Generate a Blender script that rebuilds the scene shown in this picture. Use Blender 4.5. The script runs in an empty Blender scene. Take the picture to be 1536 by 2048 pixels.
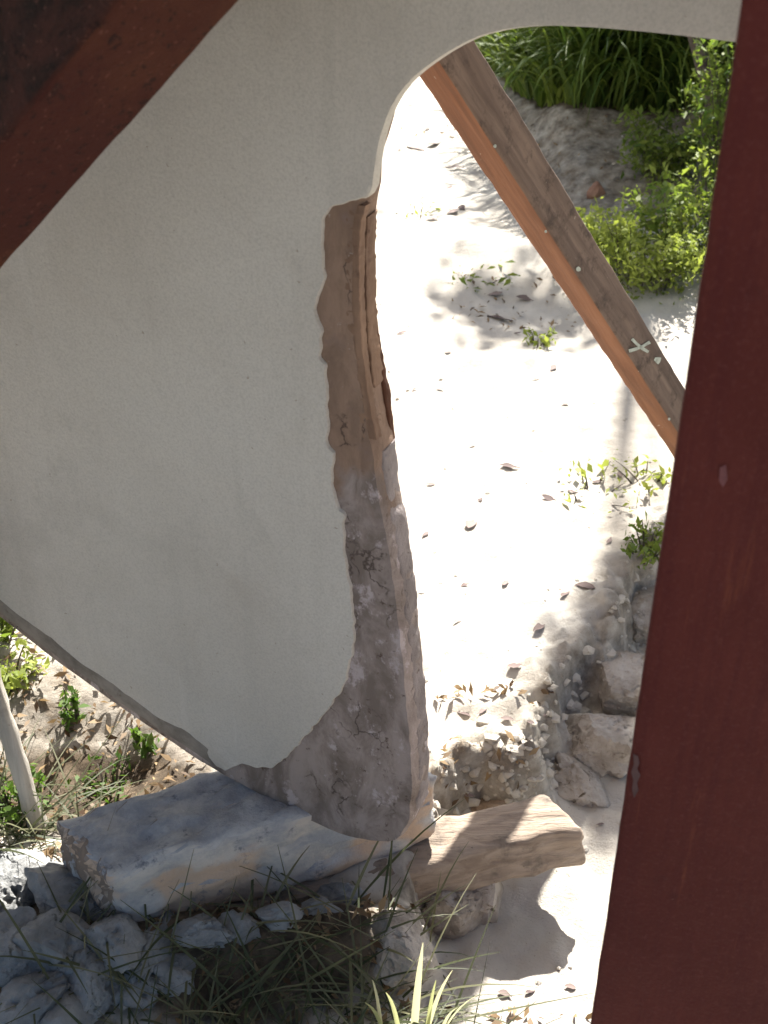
import bpy, bmesh, math, random
import numpy as np
from mathutils import Vector, Matrix, noise as mnoise

random.seed(7)
rng = np.random.default_rng(7)
scene = bpy.context.scene
COL = scene.collection
R = math.radians

# ------------------------------------------------------------------ camera
CAM_H, PITCH, FPX = 1.5, R(33.0), 2472.0
cam = bpy.data.cameras.new('camera')
cam_o = bpy.data.objects.new('camera', cam)
COL.objects.link(cam_o)
cam.sensor_fit = 'VERTICAL'
cam.sensor_height = 24.0
cam.lens = 24.0 * FPX / 2048.0
cam.clip_start, cam.clip_end = 0.02, 1000.0
cam_o.location = (0, 0, CAM_H)
cam_o.rotation_euler = (R(90) - PITCH, 0, 0)
cam.dof.use_dof = True
cam.dof.focus_distance = 1.75
cam.dof.aperture_fstop = 7.0
scene.camera = cam_o

# ------------------------------------------------------------------ light
SUN_EL, SUN_AZ = R(43.0), R(13.0)          # azimuth from +Y (straight ahead), negative = towards -X
SUN = Vector((math.sin(SUN_AZ) * math.cos(SUN_EL), math.cos(SUN_AZ) * math.cos(SUN_EL), math.sin(SUN_EL)))
world = bpy.data.worlds.new('World')
scene.world = world
world.use_nodes = True
wn = world.node_tree
sky = wn.nodes.new('ShaderNodeTexSky')
sky.sky_type = 'NISHITA'
sky.sun_disc = False
sky.sun_elevation = SUN_EL
sky.sun_rotation = SUN_AZ
sky.dust_density = 2.0
wn.nodes['Background'].inputs['Strength'].default_value = 0.05
wn.links.new(sky.outputs[0], wn.nodes['Background'].inputs['Color'])
sun = bpy.data.lights.new('sun', 'SUN')
sun.energy = 5.0
sun.angle = R(0.6)
sun.color = (1.0, 0.96, 0.90)
sun_o = bpy.data.objects.new('sun', sun)
COL.objects.link(sun_o)
sun_o.rotation_euler = (-SUN).to_track_quat('-Z', 'Y').to_euler()
scene.view_settings.view_transform = 'Standard'
scene.view_settings.look = 'None'
scene.view_settings.gamma = 1.0
scene.view_settings.exposure = 1.9
scene.render.engine = 'CYCLES'

# ------------------------------------------------------------------ helpers: rays, meshes
FW = Vector((0, math.cos(PITCH), -math.sin(PITCH)))
UP = Vector((0, math.sin(PITCH), math.cos(PITCH)))
CP = Vector((0, 0, CAM_H))

def ray(px, py):
    return FW + Vector((1, 0, 0)) * ((px - 768) / FPX) + UP * (-(py - 1024) / FPX)

def at_z(px, py, z=0.0):
    r = ray(px, py)
    return CP + r * ((z - CAM_H) / r.z)

def at_t(px, py, t):
    return CP + ray(px, py) * t

def at_plane(px, py, p, n):
    r = ray(px, py)
    return CP + r * ((p - CP).dot(n) / r.dot(n))

def tag(o, label=None, cat=None, group=None, kind=None):
    if label: o['label'] = label
    if cat: o['category'] = cat
    if group: o['group'] = group
    if kind: o['kind'] = kind
    return o

def link(name, me, mat=None, parent=None, smooth=None):
    o = bpy.data.objects.new(name, me)
    COL.objects.link(o)
    if mat is not None and len(me.materials) == 0:
        me.materials.append(mat)
    if parent is not None:
        o.parent = parent
        o.matrix_parent_inverse = Matrix.Translation(-parent.location)
    if smooth is not None:
        me.polygons.foreach_set('use_smooth', [True] * len(me.polygons))
        if smooth < 180:
            me.set_sharp_from_angle(angle=R(smooth))
    return o

def mesh(name, v, f, mat, parent=None, smooth=None):
    me = bpy.data.meshes.new(name)
    me.from_pydata([tuple(a) for a in v], [], [tuple(a) for a in f])
    me.update()
    return link(name, me, mat, parent, smooth)

def empty(name, loc=(0, 0, 0)):
    o = bpy.data.objects.new(name, None)
    o.empty_display_size = 0.05
    COL.objects.link(o)
    o.location = loc
    return o

def nz(p, s, seed=0.0, octv=3):
    v, a = 0.0, 1.0
    q = Vector((p[0] * s + seed, p[1] * s - seed, p[2] * s + 2 * seed))
    for _ in range(octv):
        v += a * mnoise.noise(q)
        q = q * 2.03
        a *= 0.5
    return v

# ------------------------------------------------------------------ materials
def srgb(r, g, b):
    f = lambda c: c / 12.92 if c <= 0.04045 else ((c + 0.055) / 1.055) ** 2.4
    return (f(r / 255), f(g / 255), f(b / 255), 1)

class Mat:
    def __init__(self, name, rough=0.8, spec=0.3):
        self.m = bpy.data.materials.new(name)
        self.m.use_nodes = True
        self.nt = self.m.node_tree
        self.b = self.nt.nodes['Principled BSDF']
        self.b.inputs['Roughness'].default_value = rough
        self.b.inputs['Specular IOR Level'].default_value = spec
        self.co = self.nt.nodes.new('ShaderNodeTexCoord').outputs['Object']
        self.bump_in = None
    def N(self, t, **kw):
        n = self.nt.nodes.new(t)
        for k, v in kw.items(): setattr(n, k, v)
        return n
    def L(self, a, b): self.nt.links.new(a, b)
    def mapped(self, sc=(1, 1, 1), rot=(0, 0, 0), loc=(0, 0, 0)):
        n = self.N('ShaderNodeMapping')
        n.inputs['Scale'].default_value = sc
        n.inputs['Rotation'].default_value = rot
        n.inputs['Location'].default_value = loc
        self.L(self.co, n.inputs[0])
        return n.outputs[0]
    def noise(self, scale, detail=5, rough=0.6, vec=None, dist=0.0):
        n = self.N('ShaderNodeTexNoise')
        n.inputs['Scale'].default_value = scale
        n.inputs['Detail'].default_value = detail
        n.inputs['Roughness'].default_value = rough
        n.inputs['Distortion'].default_value = dist
        self.L(vec if vec is not None else self.co, n.inputs['Vector'])
        return n.outputs['Fac']
    def ramp(self, fac, lo, hi):
        n = self.N('ShaderNodeMapRange', clamp=True)
        n.interpolation_type = 'SMOOTHSTEP'
        n.inputs['From Min'].default_value = lo
        n.inputs['From Max'].default_value = hi
        self.L(fac, n.inputs['Value'])
        return n.outputs['Result']
    def math(self, op, a, b):
        n = self.N('ShaderNodeMath', operation=op)
        for i, x in enumerate((a, b)):
            if isinstance(x, (int, float)): n.inputs[i].default_value = x
            else: self.L(x, n.inputs[i])
        return n.outputs[0]
    def mix(self, fac, a, b):
        n = self.N('ShaderNodeMix', data_type='RGBA')
        for s, x in ((n.inputs[0], fac), (n.inputs[6], a), (n.inputs[7], b)):
            if isinstance(x, (tuple, float, int)): s.default_value = x
            else: self.L(x, s)
        return n.outputs[2]
    def color(self, c):
        if isinstance(c, tuple): self.b.inputs['Base Color'].default_value = c
        else: self.L(c, self.b.inputs['Base Color'])
    def bump(self, h, strength=0.4, dist=0.01):
        n = self.N('ShaderNodeBump')
        n.inputs['Strength'].default_value = strength
        n.inputs['Distance'].default_value = dist
        self.L(h, n.inputs['Height'])
        if self.bump_in is not None: self.L(self.bump_in, n.inputs['Normal'])
        self.bump_in = n.outputs[0]
        self.L(self.bump_in, self.b.inputs['Normal'])
    def sep(self):
        n = self.N('ShaderNodeSeparateXYZ')
        self.L(self.co, n.inputs[0])
        return n.outputs

def mat_white():
    m = Mat('white_coat', 0.68, 0.25)
    big = m.ramp(m.noise(2.6, 4), 0.35, 0.7)
    c = m.mix(big, (0.465, 0.435, 0.385, 1), (0.53, 0.505, 0.455, 1))
    st = m.ramp(m.noise(6, 7, 0.7, None, 0.6), 0.50, 0.74)
    c = m.mix(m.math('MULTIPLY', st, 0.4), c, (0.40, 0.355, 0.30, 1))
    ws = m.ramp(m.noise(5, 5, 0.65, m.mapped((5, 5, 0.4))), 0.5, 0.72)
    c = m.mix(m.math('MULTIPLY', ws, 0.25), c, (0.38, 0.36, 0.32, 1))
    dr = m.ramp(m.noise(3.2, 6, 0.7, m.mapped((1.3, 1.3, 0.8), loc=(5, 3, 1)), 0.8), 0.54, 0.66)
    c = m.mix(m.math('MULTIPLY', dr, 0.28), c, (0.34, 0.32, 0.285, 1))
    # grain of the textured coat and a few dark specks
    gr = m.noise(330, 3, 0.7)
    c = m.mix(m.math('MULTIPLY', m.ramp(gr, 0.40, 0.66), 0.32), c, (0.30, 0.28, 0.25, 1))
    sp = m.ramp(m.noise(95, 3, 0.6), 0.70, 0.75)
    c = m.mix(m.math('MULTIPLY', sp, 0.6), c, (0.25, 0.20, 0.16, 1))
    # faint scratches
    sc = m.ramp(m.noise(30, 3, 0.5, m.mapped((1.5, 1.5, 0.06), (0.3, 0.5, 0.2))), 0.69, 0.72)
    c = m.mix(m.math('MULTIPLY', sc, 0.12), c, (0.60, 0.58, 0.54, 1))
    m.color(c)
    m.bump(m.noise(260, 3, 0.6), 0.55, 0.0018)
    m.bump(m.noise(40, 4, 0.5), 0.25, 0.004)
    m.bump(m.noise(7, 4, 0.5), 0.3, 0.014)
    return m.m

def mat_core(z_lo, z_hi):
    m = Mat('worn_core', 0.85, 0.2)
    x, y, z = m.sep()
    f = m.math('ADD', z, m.math('MULTIPLY', m.math('SUBTRACT', m.noise(16, 4), 0.5), 0.28))
    f = m.ramp(f, z_lo, z_hi)
    gr = m.noise(14, 6, 0.7, m.mapped((2, 2, 0.8)), 0.4)
    wood = m.mix(m.ramp(gr, 0.35, 0.68), (0.20, 0.135, 0.098, 1), (0.30, 0.205, 0.150, 1))
    wood = m.mix(m.ramp(m.noise(22, 4), 0.56, 0.72), wood, (0.22, 0.155, 0.13, 1))
    g1 = m.mix(m.ramp(m.noise(20, 6, 0.65, m.mapped((1, 1, 0.5)), 0.5), 0.38, 0.64), (0.18, 0.145, 0.125, 1), (0.34, 0.285, 0.26, 1))
    g1 = m.mix(m.ramp(m.noise(28, 5, 0.7, m.mapped((1, 1, 0.7), loc=(3, 1, 2))), 0.55, 0.66), g1, (0.44, 0.38, 0.375, 1))
    g1 = m.mix(m.ramp(m.noise(60, 4, 0.7), 0.60, 0.72), g1, (0.10, 0.07, 0.055, 1))
    vo = m.N('ShaderNodeTexVoronoi', feature='DISTANCE_TO_EDGE')
    vo.inputs['Scale'].default_value = 26
    wv = m.N('ShaderNodeVectorMath', operation='MULTIPLY_ADD')
    nn = m.N('ShaderNodeTexNoise'); nn.inputs['Scale'].default_value = 30; nn.inputs['Detail'].default_value = 5
    m.L(m.co, nn.inputs['Vector'])
    m.L(nn.outputs['Color'], wv.inputs[0]); wv.inputs[1].default_value = (0.05, 0.05, 0.05)
    m.L(m.mapped((1, 1, 0.35)), wv.inputs[2])
    m.L(wv.outputs[0], vo.inputs['Vector'])
    crk = m.ramp(vo.outputs['Distance'], 0.045, 0.0)
    crk = m.math('MULTIPLY', crk, m.ramp(m.noise(13, 3), 0.50, 0.62))
    cc_ = m.mix(f, g1, wood)
    # scabs of old coat left behind
    sc_ = m.math('MULTIPLY', m.ramp(m.noise(75, 5, 0.75), 0.66, 0.70), 0.7)
    cc_ = m.mix(sc_, cc_, (0.40, 0.36, 0.32, 1))
    m.color(m.mix(m.math('MULTIPLY', crk, 0.8), cc_, (0.05, 0.035, 0.028, 1)))
    m.bump(m.noise(38, 7, 0.78), 0.6, 0.005)
    m.bump(m.noise(230, 4, 0.7), 0.6, 0.002)
    return m.m

def mat_red(name, base, dark, light, rough=0.6, mott=0.0, runs=False):
    m = Mat(name, rough, 0.12)
    c = m.mix(m.ramp(m.noise(5, 4), 0.35, 0.7), base, light)
    c = m.mix(m.ramp(m.noise(30, 5, 0.7), 0.62, 0.78), c, dark)
    if mott:
        big = m.ramp(m.noise(9, 7, 0.72, None, 0.8), 0.40, 0.56)
        c = m.mix(m.math('MULTIPLY', big, mott), c, (0.018, 0.012, 0.010, 1))
        pk = m.ramp(m.noise(34, 6, 0.75, None, 1.0), 0.60, 0.72)
        c = m.mix(m.math('MULTIPLY', pk, 0.5), c, (0.22, 0.09, 0.075, 1))
    if runs:      # vertical brush marks and rust runs, fine speckle
        br = m.ramp(m.noise(16, 6, 0.7, m.mapped((7, 7, 0.35))), 0.42, 0.66)
        c = m.mix(m.math('MULTIPLY', br, 0.45), c, (0.055, 0.010, 0.010, 1))
        ru = m.ramp(m.noise(9, 5, 0.7, m.mapped((5, 5, 0.5), loc=(2, 1, 0))), 0.60, 0.74)
        c = m.mix(m.math('MULTIPLY', ru, 0.5), c, (0.14, 0.04, 0.02, 1))
        c = m.mix(m.math('MULTIPLY', m.ramp(m.noise(240, 4, 0.75), 0.5, 0.68), 0.4), c, (0.10, 0.030, 0.026, 1))
    sp = m.ramp(m.noise(120, 2), 0.76, 0.82)
    c = m.mix(m.math('MULTIPLY', sp, 0.3), c, (0.26, 0.16, 0.14, 1))
    m.color(c)
    m.bump(m.noise(130, 5, 0.7), 0.45, 0.0025)
    m.bump(m.noise(14, 5, 0.6), 0.35, 0.01)
    return m.m

def mat_wood(name, c0, c1, c2, axis_scale=(10, 10, 0.8), rot=(0, 0, 0), bump=0.5):
    m = Mat(name, 0.8, 0.25)
    vec = m.mapped(axis_scale, rot)
    c = m.mix(m.ramp(m.noise(4, 6, 0.62, vec, 0.6), 0.3, 0.7), c0, c1)
    c = m.mix(m.ramp(m.noise(14, 5, 0.65), 0.50, 0.70), c, c2)
    c = m.mix(m.math('MULTIPLY', m.ramp(m.noise(90, 3), 0.66, 0.76), 0.6), c, (c0[0] * 0.35, c0[1] * 0.35, c0[2] * 0.35, 1))
    m.color(c)
    m.bump(m.noise(6, 7, 0.7, vec), bump, 0.006)
    m.bump(m.noise(120, 4, 0.7), 0.3, 0.002)
    return m.m

def mat_block():
    m = Mat('pale_block', 0.85, 0.2)
    x, y, z = m.sep()
    fc = m.mix(m.ramp(m.noise(11, 7, 0.7, m.mapped((1, 1.2, 1.6))), 0.36, 0.64), (0.30, 0.31, 0.325, 1), (0.50, 0.47, 0.43, 1))
    fc = m.mix(m.ramp(m.noise(6.5, 4, 0.55, m.mapped((1.0, 1.0, 1.0), loc=(1.7, 0.2, 0.6))), 0.50, 0.60), fc, (0.50, 0.37, 0.27, 1))
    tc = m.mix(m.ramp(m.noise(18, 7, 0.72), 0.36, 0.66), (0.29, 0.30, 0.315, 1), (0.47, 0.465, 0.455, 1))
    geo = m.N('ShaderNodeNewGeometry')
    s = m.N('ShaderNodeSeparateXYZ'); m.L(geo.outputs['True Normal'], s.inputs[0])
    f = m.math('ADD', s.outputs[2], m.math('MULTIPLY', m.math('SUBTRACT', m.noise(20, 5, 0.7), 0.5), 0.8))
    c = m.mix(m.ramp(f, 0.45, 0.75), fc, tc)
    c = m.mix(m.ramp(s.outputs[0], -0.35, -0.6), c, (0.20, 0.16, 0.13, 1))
    c = m.mix(m.ramp(m.noise(34, 6, 0.7), 0.57, 0.72), c, (0.15, 0.16, 0.18, 1))
    m.color(c)
    m.bump(m.noise(24, 7, 0.7), 0.7, 0.01)
    m.bump(m.noise(150, 4, 0.7), 0.4, 0.002)
    return m.m

def mat_stone(name, a, b, dark):
    m = Mat(name, 0.9, 0.2)
    info = m.N('ShaderNodeObjectInfo').outputs['Random']
    off = m.N('ShaderNodeVectorMath', operation='ADD')
    m.L(m.co, off.inputs[0]); m.L(info, off.inputs[1])
    v = off.outputs[0]
    c = m.mix(m.ramp(m.noise(11, 6, 0.65, v), 0.35, 0.66), a, b)
    c = m.mix(m.ramp(m.noise(30, 6, 0.7, v, 0.8), 0.58, 0.70), c, dark)
    m.color(c)
    m.bump(m.noise(30, 7, 0.72, v), 0.8, 0.012)
    m.bump(m.noise(160, 4, 0.7, v), 0.5, 0.003)
    return m.m

def mat_ground():
    m = Mat('sandy_ground', 0.92, 0.12)
    x, y, z = m.sep()
    c = m.mix(m.ramp(m.noise(3, 6, 0.6), 0.35, 0.68), (0.52, 0.475, 0.405, 1), (0.60, 0.565, 0.50, 1))
    c = m.mix(m.ramp(m.noise(42, 6, 0.7), 0.60, 0.76), c, (0.42, 0.35, 0.26, 1))
    c = m.mix(m.math('MULTIPLY', m.ramp(m.noise(190, 3, 0.7), 0.62, 0.75), 0.7), c, (0.22, 0.17, 0.12, 1))
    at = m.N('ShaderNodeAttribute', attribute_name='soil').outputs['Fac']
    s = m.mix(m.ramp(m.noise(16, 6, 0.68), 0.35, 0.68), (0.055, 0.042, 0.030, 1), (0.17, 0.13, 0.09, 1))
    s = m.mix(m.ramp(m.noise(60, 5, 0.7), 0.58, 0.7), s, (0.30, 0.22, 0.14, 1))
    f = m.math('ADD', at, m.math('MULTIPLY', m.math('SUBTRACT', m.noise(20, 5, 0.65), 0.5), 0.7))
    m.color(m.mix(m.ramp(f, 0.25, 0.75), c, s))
    m.bump(m.noise(34, 8, 0.8), 0.6, 0.018)
    m.bump(m.noise(220, 5, 0.75), 0.7, 0.003)
    return m.m

def mat_leaf(name, a, b, trans=0.45, tip=None):
    m = Mat(name, 0.6, 0.3)
    at = m.N('ShaderNodeAttribute', attribute_name='tint').outputs['Fac']
    c = m.mix(at, a, b)
    m.color(c)
    tr = m.N('ShaderNodeBsdfTranslucent')
    hs = m.N('ShaderNodeHueSaturation')
    hs.inputs['Value'].default_value = 1.25
    hs.inputs['Saturation'].default_value = 1.1
    m.L(c, hs.inputs['Color'])
    m.L(hs.outputs[0], tr.inputs['Color'])
    mx = m.N('ShaderNodeMixShader')
    mx.inputs[0].default_value = trans
    m.L(m.b.outputs[0], mx.inputs[1]); m.L(tr.outputs[0], mx.inputs[2])
    m.L(mx.outputs[0], m.nt.nodes['Material Output'].inputs['Surface'])
    return m.m

def mat_shore(nm):
    m = Mat('rusty_brown_paint', 0.85, 0.15)
    brown = m.mix(m.ramp(m.noise(7, 5, 0.65), 0.35, 0.7), (0.056, 0.014, 0.010, 1), (0.085, 0.027, 0.014, 1))
    brown = m.mix(m.ramp(m.noise(40, 5, 0.7), 0.58, 0.74), brown, (0.028, 0.010, 0.008, 1))
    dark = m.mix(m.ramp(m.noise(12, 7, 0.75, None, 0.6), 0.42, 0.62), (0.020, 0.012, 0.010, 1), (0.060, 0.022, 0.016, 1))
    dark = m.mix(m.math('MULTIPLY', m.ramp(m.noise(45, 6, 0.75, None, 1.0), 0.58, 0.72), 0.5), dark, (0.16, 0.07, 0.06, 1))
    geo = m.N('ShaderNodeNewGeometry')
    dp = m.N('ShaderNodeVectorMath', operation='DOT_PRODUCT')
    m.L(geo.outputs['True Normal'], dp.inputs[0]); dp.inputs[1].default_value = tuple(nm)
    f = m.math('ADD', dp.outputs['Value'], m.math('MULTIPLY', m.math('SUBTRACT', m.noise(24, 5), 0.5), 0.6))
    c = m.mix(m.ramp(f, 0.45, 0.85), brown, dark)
    c = m.mix(m.math('MULTIPLY', m.ramp(m.noise(170, 4, 0.7), 0.60, 0.70), 0.7), c, (0.16, 0.065, 0.045, 1))
    c = m.mix(m.math('MULTIPLY', m.ramp(m.noise(110, 5, 0.7, m.mapped(loc=(4, 2, 1))), 0.56, 0.66), 0.8), c, (0.012, 0.007, 0.006, 1))
    m.color(c)
    m.bump(m.noise(110, 6, 0.8), 1.0, 0.006)
    m.bump(m.noise(18, 5, 0.6), 0.5, 0.01)
    return m.m

def mat_plain(name, c, rough=0.7):
    m = Mat(name, rough, 0.3)
    k = m.mix(m.ramp(m.noise(60, 5, 0.7), 0.4, 0.7), c, (c[0] * 0.55, c[1] * 0.55, c[2] * 0.55, 1))
    m.color(k)
    m.bump(m.noise(120, 4, 0.7), 0.4, 0.002)
    return m.m

# ------------------------------------------------------------------ ground height field
EDGE = [(835, 1700), (858, 1648), (895, 1600), (930, 1545), (965, 1522), (1010, 1548), (1062, 1548), (1092, 1490), (1100, 1400),
        (1160, 1345), (1225, 1290), (1265, 1200), (1315, 1110), (1420, 1050), (1700, 960)]
EP = np.array([[at_z(*p).x, at_z(*p).y] for p in EDGE])
POLY = np.vstack([EP, [[3.2, 1.0], [3.0, 0.2], [0.30, 0.2], [0.03, 1.0]]])

def in_poly(X, Y, P):
    ins = np.zeros(X.shape, bool)
    n = len(P)
    for i in range(n):
        x0, y0 = P[i]; x1, y1 = P[(i + 1) % n]
        if y0 == y1: continue
        c = ((y0 > Y) != (y1 > Y)) & (X < (x1 - x0) * (Y - y0) / (y1 - y0) + x0)
        ins ^= c
    return ins

def dist_poly(X, Y, P):
    d = np.full(X.shape, 1e9)
    n = len(P)
    for i in range(n):
        a, b = P[i], P[(i + 1) % n]
        ab = b - a
        t = np.clip(((X - a[0]) * ab[0] + (Y - a[1]) * ab[1]) / (ab @ ab), 0, 1)
        d = np.minimum(d, np.hypot(X - a[0] - t * ab[0], Y - a[1] - t * ab[1]))
    return d

# value noise on a lattice (vectorised)
def vnoise(X, Y, s, seed):
    r = np.random.default_rng(seed).random((256, 256))
    x, y = X * s, Y * s
    xi, yi = np.floor(x).astype(int), np.floor(y).astype(int)
    fx, fy = x - xi, y - yi
    fx, fy = fx * fx * (3 - 2 * fx), fy * fy * (3 - 2 * fy)
    g = lambda i, j: r[i % 256, j % 256]
    return ((g(xi, yi) * (1 - fx) + g(xi + 1, yi) * fx) * (1 - fy) + (g(xi, yi + 1) * (1 - fx) + g(xi + 1, yi + 1) * fx) * fy) - 0.5

def sstep(x, a, b):
    t = np.clip((x - a) / (b - a), 0, 1)
    return t * t * (3 - 2 * t)

def gauss(X, Y, c, sx, sy):
    return np.exp(-(((X - c[0]) / sx) ** 2 + ((Y - c[1]) / sy) ** 2))

def bank_line(X):
    return 6.9 - 2.15 * sstep(X, 0.15, 0.75) + 0.10 * np.sin(X * 2.7 + 0.5) + 0.07 * np.sin(X * 7.1)

def height(X, Y):
    X = np.asarray(X, float); Y = np.asarray(Y, float)
    wob = 0.035 * vnoise(X, Y, 14, 1) + 0.02 * vnoise(X, Y, 33, 2)
    d = dist_poly(X, Y, POLY) * np.where(in_poly(X, Y, POLY), 1, -1) + wob
    low = sstep(d, -0.014, 0.045)
    stepn = np.exp(-(d / 0.07) ** 2)
    near = np.exp(-np.maximum(0, np.abs(Y - 2.5) - 3) / 3)
    z = 0.035 - 0.115 * low * (1 - sstep(d, 0.5, 1.2) * 0.4)
    z = z + (0.05 * vnoise(X, Y, 1.6, 3) + 0.03 * vnoise(X, Y, 4.3, 4) + 0.016 * vnoise(X, Y, 11, 5) + 0.009 * vnoise(X, Y, 27, 6) + 0.005 * vnoise(X, Y, 60, 7)) * near
    z = z + stepn * (0.040 * vnoise(X, Y, 22, 31) + 0.030 * vnoise(X, Y, 45, 32) + 0.018 * vnoise(X, Y, 90, 33))
    # hollow in the sand with an overhanging lip (shaded patch)
    c = at_z(1010, 610)
    z = z - 0.05 * gauss(X, Y, (c.x + 0.02, c.y), 0.26, 0.20)
    c = at_z(960, 545)
    z = z + 0.035 * gauss(X, Y, (c.x + 0.12, c.y + 0.12), 0.25, 0.08)
    z = z + 0.055 * gauss(X, Y, (-0.17, 1.125), 0.24, 0.055)
    z = z + 0.045 * gauss(X, Y, (-0.46, 1.06), 0.20, 0.13)
    # bank under the tall grass
    bl = bank_line(X)
    z = z + 0.17 * sstep(Y, bl - 0.9, bl + 0.10) * (1 + 0.35 * vnoise(X, Y, 5, 9)) * sstep(X, 0.15, 0.75)
    z = z + 0.25 * sstep(X, 1.0, 1.6) * sstep(Y, 3.2, 4.2)
    # pit behind the block on the left
    c = at_z(250, 1560)
    z = z - 0.07 * gauss(X, Y, (c.x - 0.05, c.y), 0.16, 0.12)
    return z

def hz(x, y):
    return float(height(np.array([x]), np.array([y]))[0])

def ground(px, py):
    z = 0.0
    for _ in range(8):
        p = at_z(px, py, z)
        z = 0.5 * z + 0.5 * hz(p.x, p.y)
    p = at_z(px, py, z)
    return Vector((p.x, p.y, hz(p.x, p.y)))

def graded(lo, hi, step, far_lo, far_hi, grow=1.16):
    mid = list(np.arange(lo, hi + step / 2, step))
    a, s = [], step
    x = lo
    while x > far_lo:
        s *= grow; x -= s; a.append(x)
    b, s = [], step
    x = hi
    while x < far_hi:
        s *= grow; x += s; b.append(x)
    return np.array(a[::-1] + mid + b)

gx = graded(-0.95, 1.1, 0.0085, -250, 250, 1.06)
gy = graded(0.93, 2.35, 0.0085, -120, 400, 1.022)
GX, GY = np.meshgrid(gx, gy)
GZ = height(GX, GY)
nx, ny = len(gx), len(gy)
gv = np.stack([GX.ravel(), GY.ravel(), GZ.ravel()], 1)
idx = np.arange(nx * ny).reshape(ny, nx)
gf = np.stack([idx[:-1, :-1].ravel(), idx[:-1, 1:].ravel(), idx[1:, 1:].ravel(), idx[1:, :-1].ravel()], 1)
gme = bpy.data.meshes.new('ground')
gme.from_pydata(gv.tolist(), [], gf.tolist())
soil = np.zeros(GX.shape)
c = at_z(240, 1500); soil = np.maximum(soil, 0.55 * gauss(GX, GY, (c.x - 0.15, c.y + 0.05), 0.45, 0.30))
c = at_z(200, 1590); soil = np.maximum(soil, 1.2 * gauss(GX, GY, (c.x - 0.03, c.y + 0.01), 0.24, 0.12))
c = at_z(500, 1950); soil = np.maximum(soil, 1.2 * gauss(GX, GY, (c.x - 0.03, c.y), 0.26, 0.13))
c = at_z(80, 1950); soil = np.maximum(soil, 0.9 * gauss(GX, GY, (c.x, c.y), 0.25, 0.2))
c = at_z(990, 1580); soil = np.maximum(soil, 0.45 * gauss(GX, GY, (c.x, c.y), 0.07, 0.06))
dd = dist_poly(GX, GY, POLY)
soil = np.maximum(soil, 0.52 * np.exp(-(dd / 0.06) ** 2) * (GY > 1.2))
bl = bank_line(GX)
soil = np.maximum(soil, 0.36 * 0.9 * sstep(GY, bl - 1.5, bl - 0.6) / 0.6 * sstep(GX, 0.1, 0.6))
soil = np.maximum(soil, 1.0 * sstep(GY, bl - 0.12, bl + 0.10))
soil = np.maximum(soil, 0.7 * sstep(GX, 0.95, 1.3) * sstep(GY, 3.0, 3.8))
at = gme.attributes.new('soil', 'FLOAT', 'POINT')
at.data.foreach_set('value', soil.ravel())
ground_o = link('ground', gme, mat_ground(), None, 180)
tag(ground_o, 'bright sunlit sandy ground with a small eroded step and a bank', 'ground', kind='structure')

# ------------------------------------------------------------------ boat: hull and skeg
TH = R(25.0)
SD = Vector((-math.cos(TH), math.sin(TH), 0))     # along the keel, towards the bow
SN = Vector((-math.sin(TH), -math.cos(TH), 0))    # towards the camera
P0 = at_z(800, 1690, 0.20)
T = 0.050
PF = P0                                           # a point of the front face plane

def suv(px, py):
    q = at_plane(px, py, PF, SN) - P0
    return (q.dot(SD), q.z)

def s3(u, v, w):                                  # w = 0 on the front face, positive to the camera
    return P0 + SD * u + Vector((0, 0, v)) + SN * w

boat = empty('boat', (P0.x, P0.y, 0.2))
tag(boat, 'white painted boat stern with a chipped skeg standing on timber blocks', 'boat')

FRONT = [(1750, -250), (1750, 130), (1600, 97), (1480, 81), (1400, 71), (1300, 60), (1200, 51), (1100, 46), (1030, 51), (960, 67), (900, 98), (850, 132),
         (812, 165), (780, 213), (758, 280), (746, 345), (735, 388), (722, 412), (714, 445), (711, 520), (713, 600), (718, 700), (730, 790), (747, 880),
         (757, 940), (767, 1010), (789, 1120), (805, 1250), (818, 1380), (827, 1480), (831, 1560), (827, 1640), (800, 1689),
         (760, 1687), (700, 1679), (640, 1656), (560, 1618), (480, 1577), (400, 1532), (250, 1430), (100, 1322), (0, 1243), (-200, 1105), (-480, 915), (-480, -250)]
COAT = [(1750, -250), (1750, 130), (1600, 97), (1480, 81), (1400, 71), (1300, 60), (1200, 51), (1100, 46), (1030, 51), (960, 67), (900, 98), (850, 132),
        (812, 165), (780, 213), (758, 280), (748, 345), (745, 372), (742, 398), (716, 404), (690, 405), (664, 414), (650, 438), (645, 480), (647, 515), (653, 550), (647, 568), (638, 592),
        (634, 618), (640, 640), (649, 656), (645, 690), (643, 714), (655, 726), (657, 760), (659, 815), (656, 880), (662, 893), (674, 903), (669, 930),
        (668, 955), (672, 985), (680, 1018), (692, 1022), (691, 1060), (695, 1110), (697, 1150), (707, 1172), (709, 1230), (713, 1280), (705, 1322), (694, 1362), (672, 1402),
        (650, 1430), (628, 1452), (596, 1492), (572, 1516), (546, 1534), (515, 1531), (488, 1526), (470, 1531), (452, 1541), (430, 1545), (400, 1529), (330, 1483), (250, 1428), (175, 1374), (100, 1320), (0, 1241), (-200, 1103), (-480, 913), (-480, -250)]

def densify(pts, step, jit=0.0, seed=1, keep_sharp=()):
    out = []
    n = len(pts)
    for i in range(n):
        a, b = Vector(pts[i]), Vector(pts[(i + 1) % n])
        L = (b - a).length
        k = max(1, int(L / step))
        d = (b - a) / max(L, 1e-9)
        nn = Vector((-d.y, d.x))
        for j in range(k):
            q = a + (b - a) * (j / k)
            if jit: q = q + nn * (jit * nz((q.x, q.y, 0), 60, seed, 4))
            out.append((q.x, q.y))
    return out

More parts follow.
